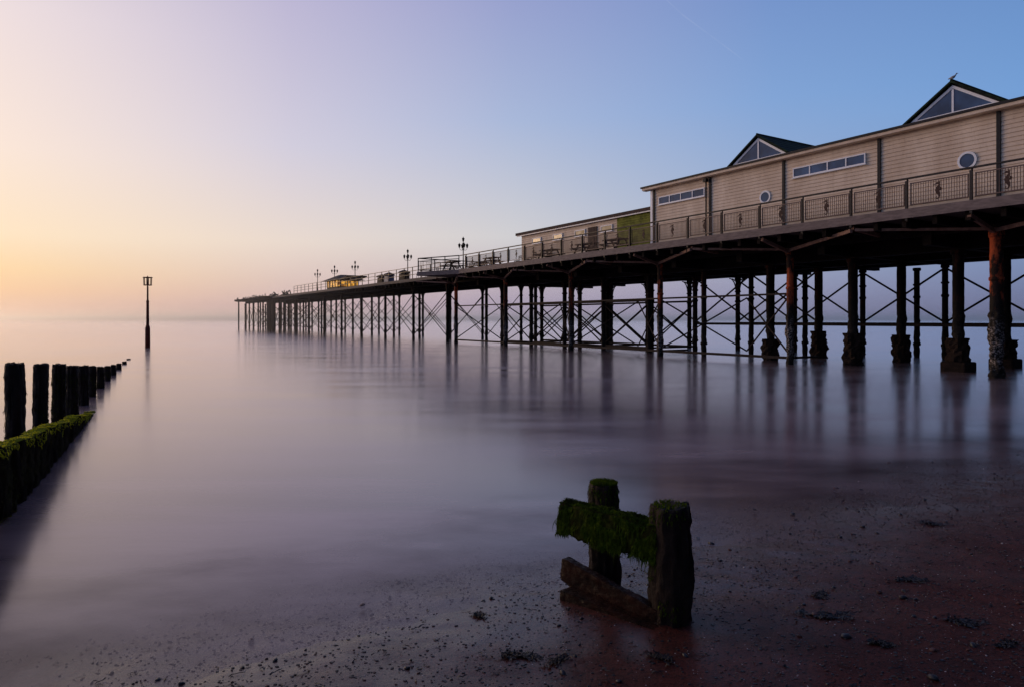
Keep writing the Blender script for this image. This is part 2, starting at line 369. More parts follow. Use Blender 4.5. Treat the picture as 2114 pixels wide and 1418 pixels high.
# extra irregular raking and paired piles in the middle stretch
for s0,t_ in((32.4,30.6),(38.6,29.6),(46.2,30.9),(24.2,34.6),(19.6,37.6),(41.0,34.4)): put('pile',colplain,W(s0,t_,0),pier)
FARS=[54.8+7.5*k for k in range(0,9)]+[118+4.2*k for k in range(0,8)]
for s0 in FARS:
    for t_ in(27.2,31.2,35.0): put('pile',colfar,W(s0,t_,0),pier)
for s0,n_ in((119.5,5),(121.5,3)):
    b=MB()
    for k in range(n_): b.cyl(W(s0-k*.42,26.3,-1),W(s0-k*.42,26.3,5.5),.16,.15,8)
    b.obj('fender_piles',iron,None,pier)
b=MB()
for k in range(8): b.cyl(W(146.6,25.8+k*1.4,-1),W(146.6,25.8+k*1.4,5.6),.15,.15,8)
b.obj('fender_piles',iron,None,pier)
def xb(b,s0,t0,s1,t1,z0,z1,r=.03,ring=False):
    b.cyl(W(s0,t0,z0),W(s1,t1,z1),r,r,6); b.cyl(W(s0,t0,z1),W(s1,t1,z0),r,r,6)
    if ring:
        c=W((s0+s1)/2,(t0+t1)/2,(z0+z1)/2); b.cyl(c-W(0,.05,0),c+W(0,.05,0),.13,.13,10)
for i,s0 in enumerate(BS[:-1]):
    b=MB(); s1=s0+4.3
    if s0<30:
        xb(b,s0,36.6,s1,36.6,1.85,4.6,.052); b.beam(W(s0,36.6,1.75),W(s1,36.6,1.75),.1,.18)
        b.beam(W(s0,32.6,1.75),W(s1,32.6,1.75),.1,.14)
        if s0>20: xb(b,s0,32.6,s1,32.6,1.85,4.6,.05)
    else:
        for t_ in(28.7,32.6):
            xb(b,s0,t_,s1,t_,.4,3.0,.048); b.beam(W(s0,t_,.3),W(s1,t_,.3),.08,.13); b.beam(W(s0,t_,3.15),W(s1,t_,3.15),.07,.12)
        b.beam(W(s0,28.7,.3),W(s0,32.6,.3),.08,.1)
        xb(b,s0,28.7,s0,32.6,.4,3.0,.042)
    b.obj('cross_brace',iron,None,pier)
for i in range(3,len(FS)-1):
    s0,s1=FS[i],FS[i+1]; b=MB(); b.beam(W(s0,26.6,.3),W(s1,26.6,.3),.08,.12)
    b.beam(W(s0,26.6,3.15),W(s1,26.6,3.15),.06,.09); sm=(s0+s1)/2; xb(b,s0,26.6,sm,28.7,.4,3.1,.042); xb(b,sm,28.7,s1,26.6,.4,3.1,.042)
    b.beam(W(s0,26.6,.3),W(s0,28.7,.3),.08,.1); b.obj('cross_brace',iron,None,pier)
for s0,s1 in zip(FARS[:-1],FARS[1:]):
    b=MB(); xb(b,s0,27.2,s1,27.2,.5,4.5,.038,True); xb(b,s0,27.2,s0,31.2,.5,4.5,.034); xb(b,s0,31.2,s0,35,.5,4.5,.034); b.obj('cross_brace',iron,None,pier)

# ---------------- railings
rail=put('promenade_railing',None,W(20,24.6,DZ),label='brown metal railing with seahorse panels along the pier deck edge',category='railing')
SP=2.075; S0=11.07-SP*7; NP=25
b=MB(); b.cyl(W(0,0,-.45),W(0,0,1.06),.032,.032,8); b.sbox(-.04,.04,-.09,-.02,-.42,.98); postm=b.mesh('post',raildark)
b=MB()
for z in(.13,.88): b.sbox(.1,SP-.1,-.02,.02,z-.018,z+.018)
for u in(.1,SP-.135): b.sbox(u,u+.03,-.02,.02,.15,.86)
k=.2
while k<SP-.2:
    b.sbox(k,k+.015,-.007,.007,.15,.86); k+=.083
panelm=b.mesh('panel',railtan)
sh=[(-.17,.70,.02),(-.10,.715,.03),(-.03,.745,.085),(.03,.72,.075),(.03,.66,.075),(-.01,.59,.11),(-.03,.52,.15),(-.015,.44,.145),(.02,.37,.10),(.04,.30,.06),(.02,.235,.04),(-.03,.205,.03),(-.07,.235,.026),(-.065,.285,.022),(-.035,.29,.018)]
b=MB()
top=[];bot=[]
for i,(u,z,wd) in enumerate(sh):
    a=sh[max(0,i-1)]; c_=sh[min(len(sh)-1,i+1)]; du,dz=c_[0]-a[0],c_[1]-a[1]; l=math.hypot(du,dz); nx,nz=-dz/l*wd/2*.9,du/l*wd/2*.9
    top.append((u+nx,z+nz)); bot.append((u-nx,z-nz))
for i in range(len(sh)-1):
    q=[top[i],top[i+1],bot[i+1],bot[i]]; b.prism([W(-u,-.03,z) for u,z in q],W(0,.012,0))
b.prism([W(-.05,-.03,.62),W(-.12,-.03,.57),W(-.11,-.03,.48),W(-.04,-.03,.48)],W(0,.012,0))
b.prism([W(-.0,-.03,.77),W(-.02,-.03,.81),W(-.05,-.03,.78),W(-.07,-.03,.79),W(-.06,-.03,.73)],W(0,.012,0))
embm=b.mesh('seahorse_emblem',emblem)
for i in range(NP):
    s0=S0+i*SP
    if s0>47.3: break
    put('post',postm,W(s0,24.6,DZ),rail)
    if s0+SP<47.8:
        pn=put('panel',panelm,W(s0,24.6,DZ),rail); put('seahorse_emblem',embm,W(s0+SP/2,24.6,DZ),pn)
b=MB(); b.sbox(S0,47.4,24.54,24.66,DZ+1.05,DZ+1.10); b.obj('top_rail',raildark,None,rail)
b=MB()
def railrun(b,a,c_,n,bars=True):
    for i in range(n+1):
        p=a+(c_-a)*i/n; b.cyl(p,p+Vector((0,0,1.08)),.04,.04,6)
    up=Vector((0,0,1.08)); b.beam(a+up,c_+up,.1,.07); b.beam(a+Vector((0,0,.12)),c_+Vector((0,0,.12)),.04,.05); b.beam(a+Vector((0,0,.85)),c_+Vector((0,0,.85)),.04,.04)
    if bars:
        m_=int((c_-a).length/.14)
        for i in range(m_):
            p=a+(c_-a)*(i+.5)/m_; b.beam(p+Vector((0,0,.12)),p+Vector((0,0,.85)),.014,.014)
railrun(b,W(47.45,24.55,DZ),W(51.5,22.9,DZ),3); railrun(b,W(51.5,22.9,DZ),W(51.9,29,DZ),4)
b.obj('end_platform_railing',raildark,None,rail)
fr=put('outer_railing',None,W(78,26.1,DZ),label='thin dark railing along the outer stretch of pier deck',category='railing')
for t_,sA,sB in((26.1,52,104),(35.4,40,104)):
    b=MB(); n_=int((sB-sA)/2)
    for i in range(n_+1):
        s0=sA+(sB-sA)*i/n_; b.beam(W(s0,t_,DZ-.05),W(s0,t_,DZ+1.05),.06,.06)
    for z in(.35,.7,1.05): b.beam(W(sA,t_,DZ+z),W(sB,t_,DZ+z),.045,.05)
    b.obj('rail_run',raildark,None,fr)

# ---------------- pavilion
pav=put('pier_pavilion',None,W(10,31,DZ),label='long cream weatherboarded pavilion with gabled dormers on the pier deck',category='building')
def sidingwall(b,s0,s1,t_,z0,z1,h=.155):
    z=z0
    while z<z1-.01:
        ze=min(z+h,z1)
        b.face([W(s1,t_-.03,z),W(s0,t_-.03,z),W(s0,t_-.004,ze),W(s1,t_-.004,ze)])
        b.face([W(s0,t_-.03,z),W(s1,t_-.03,z),W(s1,t_,z),W(s0,t_,z)]); z=ze
TW=26.8
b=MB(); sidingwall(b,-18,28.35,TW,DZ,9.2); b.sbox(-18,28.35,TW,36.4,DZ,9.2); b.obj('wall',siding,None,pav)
b=MB(); b.box8([W(-18.3,TW-.38,9.34),W(-18.3,36.8,9.6),W(28.9,36.8,9.6),W(28.9,TW-.38,9.34),W(-18.3,TW-.38,9.43),W(-18.3,36.8,9.75),W(28.9,36.8,9.75),W(28.9,TW-.38,9.43)]); roofo=b.obj('roof',blackp,None,pav)
b=MB(); b.sbox(-18.2,28.8,TW-.34,TW-.28,9.22,9.335); b.sbox(-18.2,28.8,TW-.28,TW,9.2,9.22); b.obj('eaves_board',siding,None,pav)
b=MB(); b.sbox(28.25,28.42,TW-.06,TW+.1,DZ,9.19); b.obj('corner_trim',white,None,pav)
for s0 in(28.15,24.1,19.8,15.4,11.2,6.9,2.6,-1.7):
    b=MB(); b.sbox(s0-.065,s0+.065,TW-.075,TW-.0,DZ,9.19)
    b.obj('batten',blackp,None,pav)
b=MB(); b.cyl(W(24.3,TW-.13,DZ),W(24.3,TW-.13,9.0),.04,.04,8); b.sbox(24.2,24.4,TW-.26,TW-.08,8.98,9.15); b.obj('downpipe',blackp,None,pav)
def stripwin(s0,s1,z0,z1,n,t_,parent,gm_=None):
    wn=put('window',None,W((s0+s1)/2,t_,(z0+z1)/2),parent)
    b=MB(); f_=.05
    b.sbox(s0,s1,t_-.09,t_-.02,z0,z0+f_); b.sbox(s0,s1,t_-.09,t_-.02,z1-f_,z1)
    for i in range(n+1):
        c_=s0+(s1-s0)*i/n; c_=min(max(c_,s0+f_/2),s1-f_/2); b.sbox(c_-f_/2,c_+f_/2,t_-.088,t_-.02,z0+f_,z1-f_)
    b.sbox(s0-.04,s1+.04,t_-.12,t_-.02,z0-.035,z0-.001)
    b.obj('frame',white,None,wn)
    b=MB(); b.sbox(s0+.02,s1-.02,t_-.06,t_-.035,z0+.02,z1-.02); b.obj('pane',gm_ or glass,None,wn)
stripwin(15.95,19.3,8.30,8.74,4,TW,pav); stripwin(24.45,27.75,8.30,8.74,4,TW,pav)
stripwin(7.1,9.9,8.30,8.74,4,TW,pav)
def roundwin(s0,z0,r):
    wn=put('round_window',None,W(s0,TW,z0),pav); b=MB(); n=32
    P=lambda rr,an,tt: W(s0+rr*math.cos(an),TW+tt,z0+rr*math.sin(an))
    for k in range(n):
        a=2*math.pi*k/n; c_=2*math.pi*(k+1)/n; ra,rb,ta_,tb=r,r-.075,-.065,-.02
        b.box8([P(rb,a,tb),P(ra,a,tb),P(ra,c_,tb),P(rb,c_,tb),P(rb,a,ta_),P(ra,a,ta_),P(ra,c_,ta_),P(rb,c_,ta_)])
    b.obj('frame',white,None,wn)
    b=MB(); b.face([P(r-.03,2*math.pi*k/n,-.045) for k in range(n)]); b.obj('pane',glass,None,wn)
roundwin(20.8,7.69,.30); roundwin(12.2,7.69,.32); roundwin(3.8,7.69,.31)
def dormer(sc_,hw=1.68,h=1.13):
    t0=TW-.22; z0=9.42; d=put('dormer',None,W(sc_,t0,z0),pav)
    b=MB(); th=.09
    for sg in(-1,1):
        b.box8([W(sc_,t0-.12,z0+h-.0),W(sc_+sg*(hw+.12),t0-.12,z0-.09),W(sc_+sg*(hw+.12),t0+8,z0-.09),W(sc_,t0+8,z0+h),
                W(sc_,t0-.12,z0+h+th),W(sc_+sg*(hw+.17),t0-.12,z0-.05),W(sc_+sg*(hw+.17),t0+8,z0-.05),W(sc_,t0+8,z0+h+th)])
    b.cyl(W(sc_,t0-.1,z0+h+th),W(sc_,t0+8,z0+h+th),.05,.05,8)
    b.obj('dormer_roof',tiles,None,d)
    b=MB(); b.prism([W(sc_-hw,t0+.06,z0),W(sc_+hw,t0+.06,z0),W(sc_,t0+.06,z0+h)],W(0,.1,0)); b.obj('gable_wall',blackp,None,d)
    b=MB()
    def tri(k,zo): return [W(sc_-hw*k,t0,z0+zo),W(sc_+hw*k,t0,z0+zo),W(sc_,t0,z0+zo+h*k)]
    A=tri(.92,.02); B=tri(.76,.085)
    for i in range(3):
        j=(i+1)%3; b.prism([A[i],A[j],B[j],B[i]],W(0,.055,0))
    b.sbox(sc_-.035,sc_+.035,t0+.002,t0+.053,z0+.09,z0+.09+h*.73); b.obj('frame',white,None,d)
    b=MB(); b.prism([q+W(0,.03,0) for q in tri(.79,.075)],W(0,.02,0)); b.obj('pane',glass,None,d)
dormer(21.05); dormer(12.6); dormer(4.15)

# ---------------- low annexe
an=put('pier_annexe',None,W(36,30,DZ),label='low flat-roofed boarded annexe adjoining the pavilion',category='building')
TA=27.4
b=MB(); sidingwall(b,32,42.8,TA,DZ,8.2,.14); b.sbox(32,42.8,TA,34,DZ,8.2); b.obj('wall',siding,None,an)
b=MB(); sidingwall(b,28.45,31.99,TA-.02,DZ,8.2,.14); b.sbox(28.45,31.99,TA-.02,34,DZ,8.2); b.obj('algae_wall',algae,None,an,label='yellow-green algae-stained boarded wall')
b=MB(); b.box8([W(28.42,TA-.25,8.24),W(28.42,34.2,8.24),W(43.3,34.2,8.24),W(43.3,TA-.25,8.24),W(28.42,TA-.25,8.42),W(28.42,34.2,8.5),W(43.3,34.2,8.5),W(43.3,TA-.25,8.42)]); b.obj('roof',roofbrown,None,an)
b=MB(); b.sbox(28.43,43.2,TA-.2,TA-.15,8.16,8.235); b.obj('eaves_board',white,None,an)
for a in(32.4,35.1,37.6,40.2): stripwin(a,a+1.1,7.45,7.85,1,TA,an,warmglass)
b=MB(); b.sbox(33.9,34.8,TA-.07,TA-.01,DZ,7.9); b.obj('door',roofbrown,None,an)

# ---------------- deck furniture
def picnic(s0,t0):
    e=put('picnic_bench',None,W(s0,t0,DZ),label='dark timber picnic bench standing on the pier deck',category='bench',group='benches on the pier deck')
    b=MB(); b.sbox(s0-.8,s0+.8,t0-.35,t0+.35,DZ+.7,DZ+.75); b.obj('table_top',roofbrown,None,e)
    for q in(-.62,.62):
        b=MB(); b.sbox(s0-.8,s0+.8,t0+q-.12,t0+q+.12,DZ+.42,DZ+.47); b.obj('seat',roofbrown,None,e)
    for q in(-.6,.6):
        b=MB(); b.beam(W(s0+q,t0-.6,DZ),W(s0+q,t0-.2,DZ+.7),.06,.08); b.beam(W(s0+q,t0+.6,DZ),W(s0+q,t0+.2,DZ+.7),.06,.08); b.beam(W(s0+q,t0-.62,DZ+.4),W(s0+q,t0+.62,DZ+.4),.05,.07); b.obj('leg',iron,None,e)
for s0,t0 in((30.5,26),(33.2,26),(37.5,26.2),(44.5,25.8),(46.5,27),(49.5,25),(48.8,27.2)): picnic(s0,t0)
def chair(s0,t0,g=1):
    b=MB()
    for du in(-.2,.2):
        for dt_ in(-.2,.2): b.beam(W(s0+du,t0+dt_,DZ),W(s0+du,t0+dt_,DZ+(.85 if dt_>0 else .45)),.03,.03)
    b.sbox(s0-.23,s0+.23,t0-.23,t0+.23,DZ+.43,DZ+.47)
    for z in(.58,.7,.82): b.sbox(s0-.22,s0+.22,t0+.18,t0+.21,DZ+z-.03,DZ+z+.03)
    b.obj('deck_chair',iron,W(s0,t0,DZ),None,label='small dark slatted chair on the pier deck',category='chair',group='chairs on the pier deck')
for s0 in(39,40.2,41.6,43,50.4,54,55.2,57,60,61,63.5): chair(s0,26.6+random.random()*.8 if s0<52 else 27+random.random())
def stall(s0,t0,c):
    e=put('covered_stall',None,W(s0,t0,DZ),label='small covered stall on the outer pier deck',category='stall',group='stalls on the outer deck')
    b=MB(); b.box8([W(s0-.6,t0-.4,DZ),W(s0-.6,t0+.4,DZ),W(s0+.6,t0+.4,DZ),W(s0+.6,t0-.4,DZ),W(s0-.55,t0-.35,DZ+.95),W(s0-.55,t0+.35,DZ+.95),W(s0+.55,t0+.35,DZ+.95),W(s0+.55,t0-.35,DZ+.95)]); b.obj('counter',c,None,e)
    b=MB(); b.lathe(W(s0,t0,DZ+1.0),[(.7,0),(.55,.18),(.2,.3),(.03,.36)],10); b.obj('cover',roofbrown,None,e)
bluep=simple('blue_cover',(.02,.06,.14),(.04,.1,.22),4,.6,.2)
stall(72,28.5,bluep); stall(75.5,29,iron); stall(67.5,28.4,iron)

# lamps
b=MB(); b.lathe((0,0,0),[(.16,0),(.16,.12),(.1,.2),(.085,.7),(.06,.8),(.045,1.6),(.04,2.75),(.07,2.8),(.03,2.88),(.03,2.98)],12); lpole=b.mesh('pole',iron,True)
b=MB()
for a in range(4):
    q=a*math.pi/2+.3; ux,uy=math.cos(q),math.sin(q)
    prev=None
    for k in range(8):
        th=k/7*math.pi; p=Vector((ux*(.05+.30*(1-math.cos(th))/2),uy*(.05+.30*(1-math.cos(th))/2),2.3-.16*math.sin(th)+.12*k/7))
        if prev is not None: b.cyl(prev,p,.018,.018,6)
        prev=p
larm=b.mesh('arm',iron)
b=MB(); b.lathe((0,0,0),[(.05,0),(.07,.03),(.11,.24)],6); b.lathe((0,0,0),[(.13,.242),(.09,.31),(.03,.36),(.012,.44)],6); lant=b.mesh('lantern',iron)
for s0 in(53.3,65.6,82,90.3,98.3):
    o=W(s0,28,DZ-.02)
    e=put('lamp_post',None,o,label='ornate dark iron lamp post with clustered lanterns on the pier deck',category='lamp post',group='lamp posts along the pier')
    put('pole',lpole,o,e); put('arm',larm,o,e); put('lantern',lant,o+Vector((0,0,2.96)),e)
    for a in range(4):
        q=a*math.pi/2+.3; put('lantern',lant,o+Vector((math.cos(q)*.35,math.sin(q)*.35,2.41)),e)
# kiosk
m=N('lit_amber_window'); n1=m.noise(1.6,3,.6); m.base((.3,.15,.03)); m.l.new(m.ramp(n1,[(.40,(.16,.05,.006)),(.58,(1,.48,.06))]),m.p.inputs['Emission Color']); m.p.inputs['Emission Strength'].default_value=.8; amber=m.m
e=put('kiosk',None,W(90,29,DZ),label='small dark kiosk with glowing amber windows on the outer deck',category='kiosk')
b=MB(); b.sbox(87.6,92.4,27.6,30.4,DZ,DZ+.42); b.sbox(87.6,92.4,27.6,30.4,DZ+1.2,DZ+1.34)
for s0 in(87.6,88.8,90,91.2,92.28): 
    for t0 in(27.58,30.3): b.sbox(s0,s0+.12,t0,t0+.1,DZ+.42,DZ+1.2)
b.obj('wall',iron,None,e)
b=MB(); b.sbox(87.7,92.32,27.66,30.34,DZ+.43,DZ+1.19); b.obj('window',amber,None,e)
b=MB(); b.box8([W(86.7,27,DZ+1.25),W(86.7,31,DZ+1.25),W(93.3,31,DZ+1.25),W(93.3,27,DZ+1.25),W(89.4,28.6,DZ+2.05),W(89.4,29.4,DZ+2.05),W(90.6,29.4,DZ+2.05),W(90.6,28.6,DZ+2.05)]); b.obj('roof',iron,None,e)
b=MB(); b.box8([W(83.2,27.4,DZ+1.5),W(83.2,30,DZ+1.5),W(86.9,30,DZ+1.1),W(86.9,27.4,DZ+1.1),W(83.2,27.4,DZ+1.62),W(83.2,30,DZ+1.62),W(86.9,30,DZ+1.22),W(86.9,27.4,DZ+1.22)])
for s0 in(83.5,86.2): b.sbox(s0,s0+.1,27.5,27.6,DZ,DZ+1.3)
b.obj('awning',iron,None,e)

# ---------------- beacon
bx=Vector((-.5337*48.6,48.6,0))
e=put('navigation_beacon',None,bx,label='slender rust-red navigation beacon with cage topmark in the sea',category='beacon')
rust=simple('beacon_rust',(.04,.010,.008),(.18,.04,.022),6,.7,.3,spec=.2)
b=MB(); b.lathe(bx,[(.17,-1),(.16,1.4),(.12,1.55),(.10,1.6),(.085,3.2),(.10,3.25),(.10,3.32),(.06,3.36),(.055,4.35)],14); b.obj('pole',rust,bx,e,True)
b=MB()
for k in range(6):
    q=2*math.pi*k/6+.2; u=Vector((math.cos(q),math.sin(q),0)); b.cyl(bx+u*.25+Vector((0,0,4.44)),bx+u*.27+Vector((0,0,4.98)),.026,.026,5)
for r,z in((.25,4.44),(.29,4.98)):
    for k in range(20):
        a=2*math.pi*k/20;c_=2*math.pi*(k+1)/20
        b.cyl(bx+Vector((r*math.cos(a),r*math.sin(a),z)),bx+Vector((r*math.cos(c_),r*math.sin(c_),z)),.032,.032,5)
for q in(.2,1.25,2.3): 
    u=Vector((math.cos(q),math.sin(q),0))
    for z,r in((4.44,.25),(4.98,.29)): b.cyl(bx-u*r+Vector((0,0,z)),bx+u*r+Vector((0,0,z)),.025,.025,5)
b.cyl(bx+Vector((0,0,4.3)),bx+Vector((0,0,5.1)),.04,.03,8)
b.obj('basket_topmark',rust,None,e)

# ---------------- timber things
def roughpost(r,h,seed,z0=-.4,n=40,rings=50,amp=.16,square=0,rag=.02,bulge=0):
    b=MB()
    for j in range(rings+1):
        z=z0+(h-z0)*j/rings
        for k in range(n):
            q=2*math.pi*k/n; x,y=math.cos(q),math.sin(q)
            gr=abs(noise.noise(Vector((x*3.2+seed*2,y*3.2,z*.5))))
            rr=r*(1.04+amp*noise.noise(Vector((x*1.6+seed,y*1.6,z*2.4)))+.11*noise.noise(Vector((x*5,y*5+seed,z*9)))+.07*noise.noise(Vector((x*12,y*12+seed,z*22)))-.22*max(0,.14-gr)/.14)
            rr*=1+.12*max(0,(h*.5-z))/h+bulge*math.exp(-((z-h*.42)/(h*.3))**2)
            if square: rr*=1/max(abs(x),abs(y))**square
            if j>=rings-1: rr*=.98 if j<rings else .92
            top=(rag*noise.noise(Vector((x*2,y*2,seed)))+rag*.9*noise.noise(Vector((x*6,y*6,seed)))) if j>=rings-2 else 0
            b.v.append(Vector((x*rr,y*rr,z+top)))
    for j in range(rings):
        for k in range(n): k2=(k+1)%n; b.f.append((j*n+k,j*n+k2,(j+1)*n+k2,(j+1)*n+k))
    base=rings*n
    for q in(.6,.25):
        i=len(b.v)
        for k in range(n):
            p=b.v[rings*n+k]; b.v.append(Vector((p.x*q,p.y*q,h+.003+rag*1.3*noise.noise(Vector((p.x*q*14,p.y*q*14,seed))))))
        for k in range(n): k2=(k+1)%n; b.f.append((base+k,base+k2,i+k2,i+k))
        base=i
    b.f.append(tuple(base+k for k in range(n)))
    b.n=n; return b
def roughbeam(a,c_,wd,ht,seed,rings=60,n=32,amp=.02,groove=0,sq=.9):
    a=Vector(a);c_=Vector(c_);d=(c_-a).normalized(); x=d.cross(Vector((0,0,1))).normalized(); y=x.cross(d).normalized(); Ln=(c_-a).length
    b=MB()
    for j in range(rings+1):
        f_=j/rings; cen=a+(c_-a)*f_
        k_=1 if 0<j<rings else .93
        for k in range(n):
            q=2*math.pi*(k+.5)/n; u,v_=math.cos(q),math.sin(q); m_=max(abs(u),abs(v_))**sq; u/=m_; v_/=m_
            P=cen+x*u*wd/2*k_+y*v_*ht/2*k_
            nz=amp*(noise.noise(P*3+Vector((seed,0,0)))*1.3+.8*noise.noise(P*11)+.6*noise.noise(P*30))
            g=0;zz=0
            if groove:
                ph=f_*Ln/groove; cell=math.floor(ph+.5); g=-(abs(math.cos(math.pi*ph))**9)*.10+.05*noise.noise(Vector((cell*2.3,seed+5,0))); zz=.09*noise.noise(Vector((cell*3.7,seed,0)))-(abs(math.cos(math.pi*ph))**12)*.05
            P=P+x*u*(nz+g)+y*v_*nz+Vector((0,0,zz if v_>0 else 0))+d*(amp*noise.noise(Vector((u*2,v_*2,seed))) if j in(0,rings) else 0)
            b.v.append(P)
    for j in range(rings):
        for k in range(n): k2=(k+1)%n; b.f.append((j*n+k,j*n+k2,(j+1)*n+k2,(j+1)*n+k))
    b.f.append(tuple(range(n-1,-1,-1))); b.f.append(tuple(rings*n+k for k in range(n)))
    b.n=n; return b
def strands(src,cnt,ln,wd,zmin=-9,filt=None):
    b=MB(); n=src.n; fs=[q for q in src.f if len(q)==4]
    cent={}
    for j in range(len(src.v)//n): cent[j]=sum(src.v[j*n:(j+1)*n],Vector())/n
    areas=[(src.v[q[1]]-src.v[q[0]]).length*(src.v[q[3]]-src.v[q[0]]).length for q in fs]
    for q in random.choices(fs,areas,k=cnt):
        A,B,C_,D_=[src.v[i] for i in q]; r1,r2=random.random(),random.random()
        p=A.lerp(B,r1).lerp(D_.lerp(C_,r1),r2)
        nm=(B-A).cross(D_-A)
        if nm.length<1e-10 or p.z<zmin: continue
        nm.normalize()
        if nm.dot(p-cent[q[0]//n])<0: nm=-nm
        if filt and not filt(p,nm): continue
        l=ln*(.4+random.random()); side=nm.cross(Vector((0,0,1)))
        if side.length<.3: side=Vector((random.uniform(-1,1),random.uniform(-1,1),0))
        side.normalize(); side*=wd*(.5+random.random())
        flat=abs(nm.z)
        hor=Vector((random.uniform(-1,1),random.uniform(-1,1),0))*l*.5*flat
        p1=p+nm*(.22*l+.003)+hor*.5+Vector((0,0,-l*.35*(1-flat))); p2=p+nm*(.18*l+.002)+hor+Vector((0,0,-l*(1-flat)))
        b.face([p-side-nm*.003,p+side-nm*.003,p1+side,p1-side]); b.face([p1-side,p1+side,p2])
    return b
fx=Vector((1.02,4.39,gz(1.02,4.39)))
e=put('groyne_remnant',None,fx,label='weathered mossy timber groyne stump on wet sand',category='groyne')
def T(b,o): b.v=[q+Vector(o) for q in b.v]; return b
p1=T(roughpost(.125,.80,3,amp=.26,square=.04,rag=.03,bulge=.10),(1.03,4.42,0)); 
p2=T(roughpost(.106,.80,8,amp=.24,rag=.02),(.675,5.02,0))
p1.obj('post',timber,None,e,True); p2.obj('post',timber,None,e,True)
r1=roughbeam((.375,4.93,.60),(.97,4.42,.56),.16,.235,2,60,44,.020); r1.obj('rail',mossd,None,e,True)
r2=roughbeam((.385,5.04,.17),(.95,4.40,.05),.075,.17,5,60,32,.006,sq=1.0); r2.obj('board',redboard,None,e)
r3=roughbeam((.40,4.90,.04),(1.02,4.24,.02),.17,.09,9,50,28,.006,sq=1.0); r3.obj('board',redboard,None,e)
b=strands(r1,16000,.042,.0028,filt=lambda p,n_: noise.noise(p*6)>-.25 or n_.z>.4)
ex=strands(r1,1500,.12,.003,filt=lambda p,n_: n_.z<-.1 and noise.noise(p*7)>-.1)
b2=strands(p2,3200,.03,.003,filt=lambda p,n_: p.z>.60+.25*noise.noise(p*6)); b3=strands(p1,2600,.026,.003,filt=lambda p,n_: p.z>.75+.12*noise.noise(p*6) or noise.noise(p*5)>.34)
for q in(ex,b2,b3):
    i=len(b.v); b.v+=q.v; b.f+=[tuple(i+k for k in ff) for ff in q.f]
for cx,cy,z,r,ct in((.675,5.02,.80,.10,900),(1.02,4.42,.80,.11,220)):
    for k in range(ct):
        a=random.random()*6.28; rr=r*math.sqrt(random.random()); p=Vector((cx+rr*math.cos(a),cy+rr*math.sin(a),z)); s_=Vector((random.uniform(-1,1),random.uniform(-1,1),0)).normalized()*.004
        b.face([p-s_,p+s_,p+Vector((random.uniform(-.01,.01),random.uniform(-.01,.01),.022))])
b.obj('moss',moss,None,e,kind='stuff')
def GL(Y,bb=-1.7): return Vector((-.503*Y+bb,Y,0))
g=put('timber_groyne',None,GL(10),label='mossy timber groyne of upright posts running into the sea',category='groyne')
Ys=[9.0,10.6,12.4,14.2,16,17.8,20,22.3,24.7,27.5,30.8,34.2]; Zs=[1.425,1.31,1.19,1.04,.92,.79,.62,.48,.37,.24,.12,.05]
for i,(Y,z) in enumerate(zip(Ys,Zs)):
    o=GL(Y,-2.0); bp=roughpost([.104,.096,.10,.104][i%4] if i<5 else .088,z,i*3.1+1,z0=-.6,amp=.14,square=.1,rag=.022)
    lean=(random.uniform(-.015,.015),random.uniform(-.015,.015))
    for q in bp.v: q.x+=lean[0]*q.z; q.y+=lean[1]*q.z
    T(bp,o); po=bp.obj('post',timber,None,g,True)
    if i<8:
        st=strands(bp,1500,.045,.005,filt=lambda p,n_:noise.noise(p*3)>-.05 and p.z<z-.15 or p.z>z-.03)
        if st.v: st.obj('weed',mossd,None,po,kind='stuff')
a=GL(4.5,-1.70);a.z=.98-.37; c_=GL(15.2,-1.70); c_.z=-.04-.37
gp=roughbeam(a,c_,.22,.74,4,560,44,.026,groove=.40); gp.obj('plank_wall',wallm,None,g,True)
st=strands(gp,9000,.06,.004,zmin=-.02,filt=lambda p,n_:n_.z<.35 and noise.noise(p*4)>.02); st.obj('hanging_weed',mossd,None,g,kind='stuff')
def topf(p,n_):
    Y=p.y; zt=.98-.37+(-1.02)*(Y-4.5)/10.7+.37
    return p.z>zt-.05-.16*noise.noise(p*5)
st=strands(gp,46000,.032,.006,zmin=-.02,filt=topf); st.obj('moss',mossb,None,g,kind='stuff')

# ---------------- pebbles
pm=[simple('pebble_stone_dark',(.005,.004,.005),(.028,.022,.024),20,.4,.2,spec=.3),simple('pebble_stone_brown',(.03,.011,.009),(.10,.04,.03),20,.5,.2,spec=.2),simple('pebble_stone_pale',(.28,.22,.21),(.55,.48,.46),20,.5,.2)]
def pebb(seed,mat):
    b=MB(); n=10; R_=6
    for j in range(1,R_):
        th=math.pi*j/R_
        for k in range(n):
            q=2*math.pi*k/n; d=Vector((math.sin(th)*math.cos(q),math.sin(th)*math.sin(q),-math.cos(th))); r=1+.45*noise.noise(d*1.4+Vector((seed*3.3,0,0)))
            b.v.append(Vector((d.x*r,d.y*r*.75,d.z*r*.5)))
    for j in range(R_-2):
        for k in range(n): k2=(k+1)%n; b.f.append((j*n+k,j*n+k2,(j+1)*n+k2,(j+1)*n+k))
    b.f.append(tuple(range(n-1,-1,-1))); b.f.append(tuple((R_-2)*n+k for k in range(n)))
    return b.mesh('pebble',mat,True)
PB=[pebb(i,pm[0 if i<5 else 1]) for i in range(7)]+[pebb(9,pm[2])]
def rndpos(far=1.0):
    while True:
        y=2.6+random.random()**1.0*9.5; x=(random.random()*2-1)*.80*y
        s=DX*x+DY*y
        if s<5.2+.9*noise.noise(Vector((x,y,0))) and noise.noise(Vector((x*1.3,y*1.3,3)))+.7*random.random()>.0: return x,y
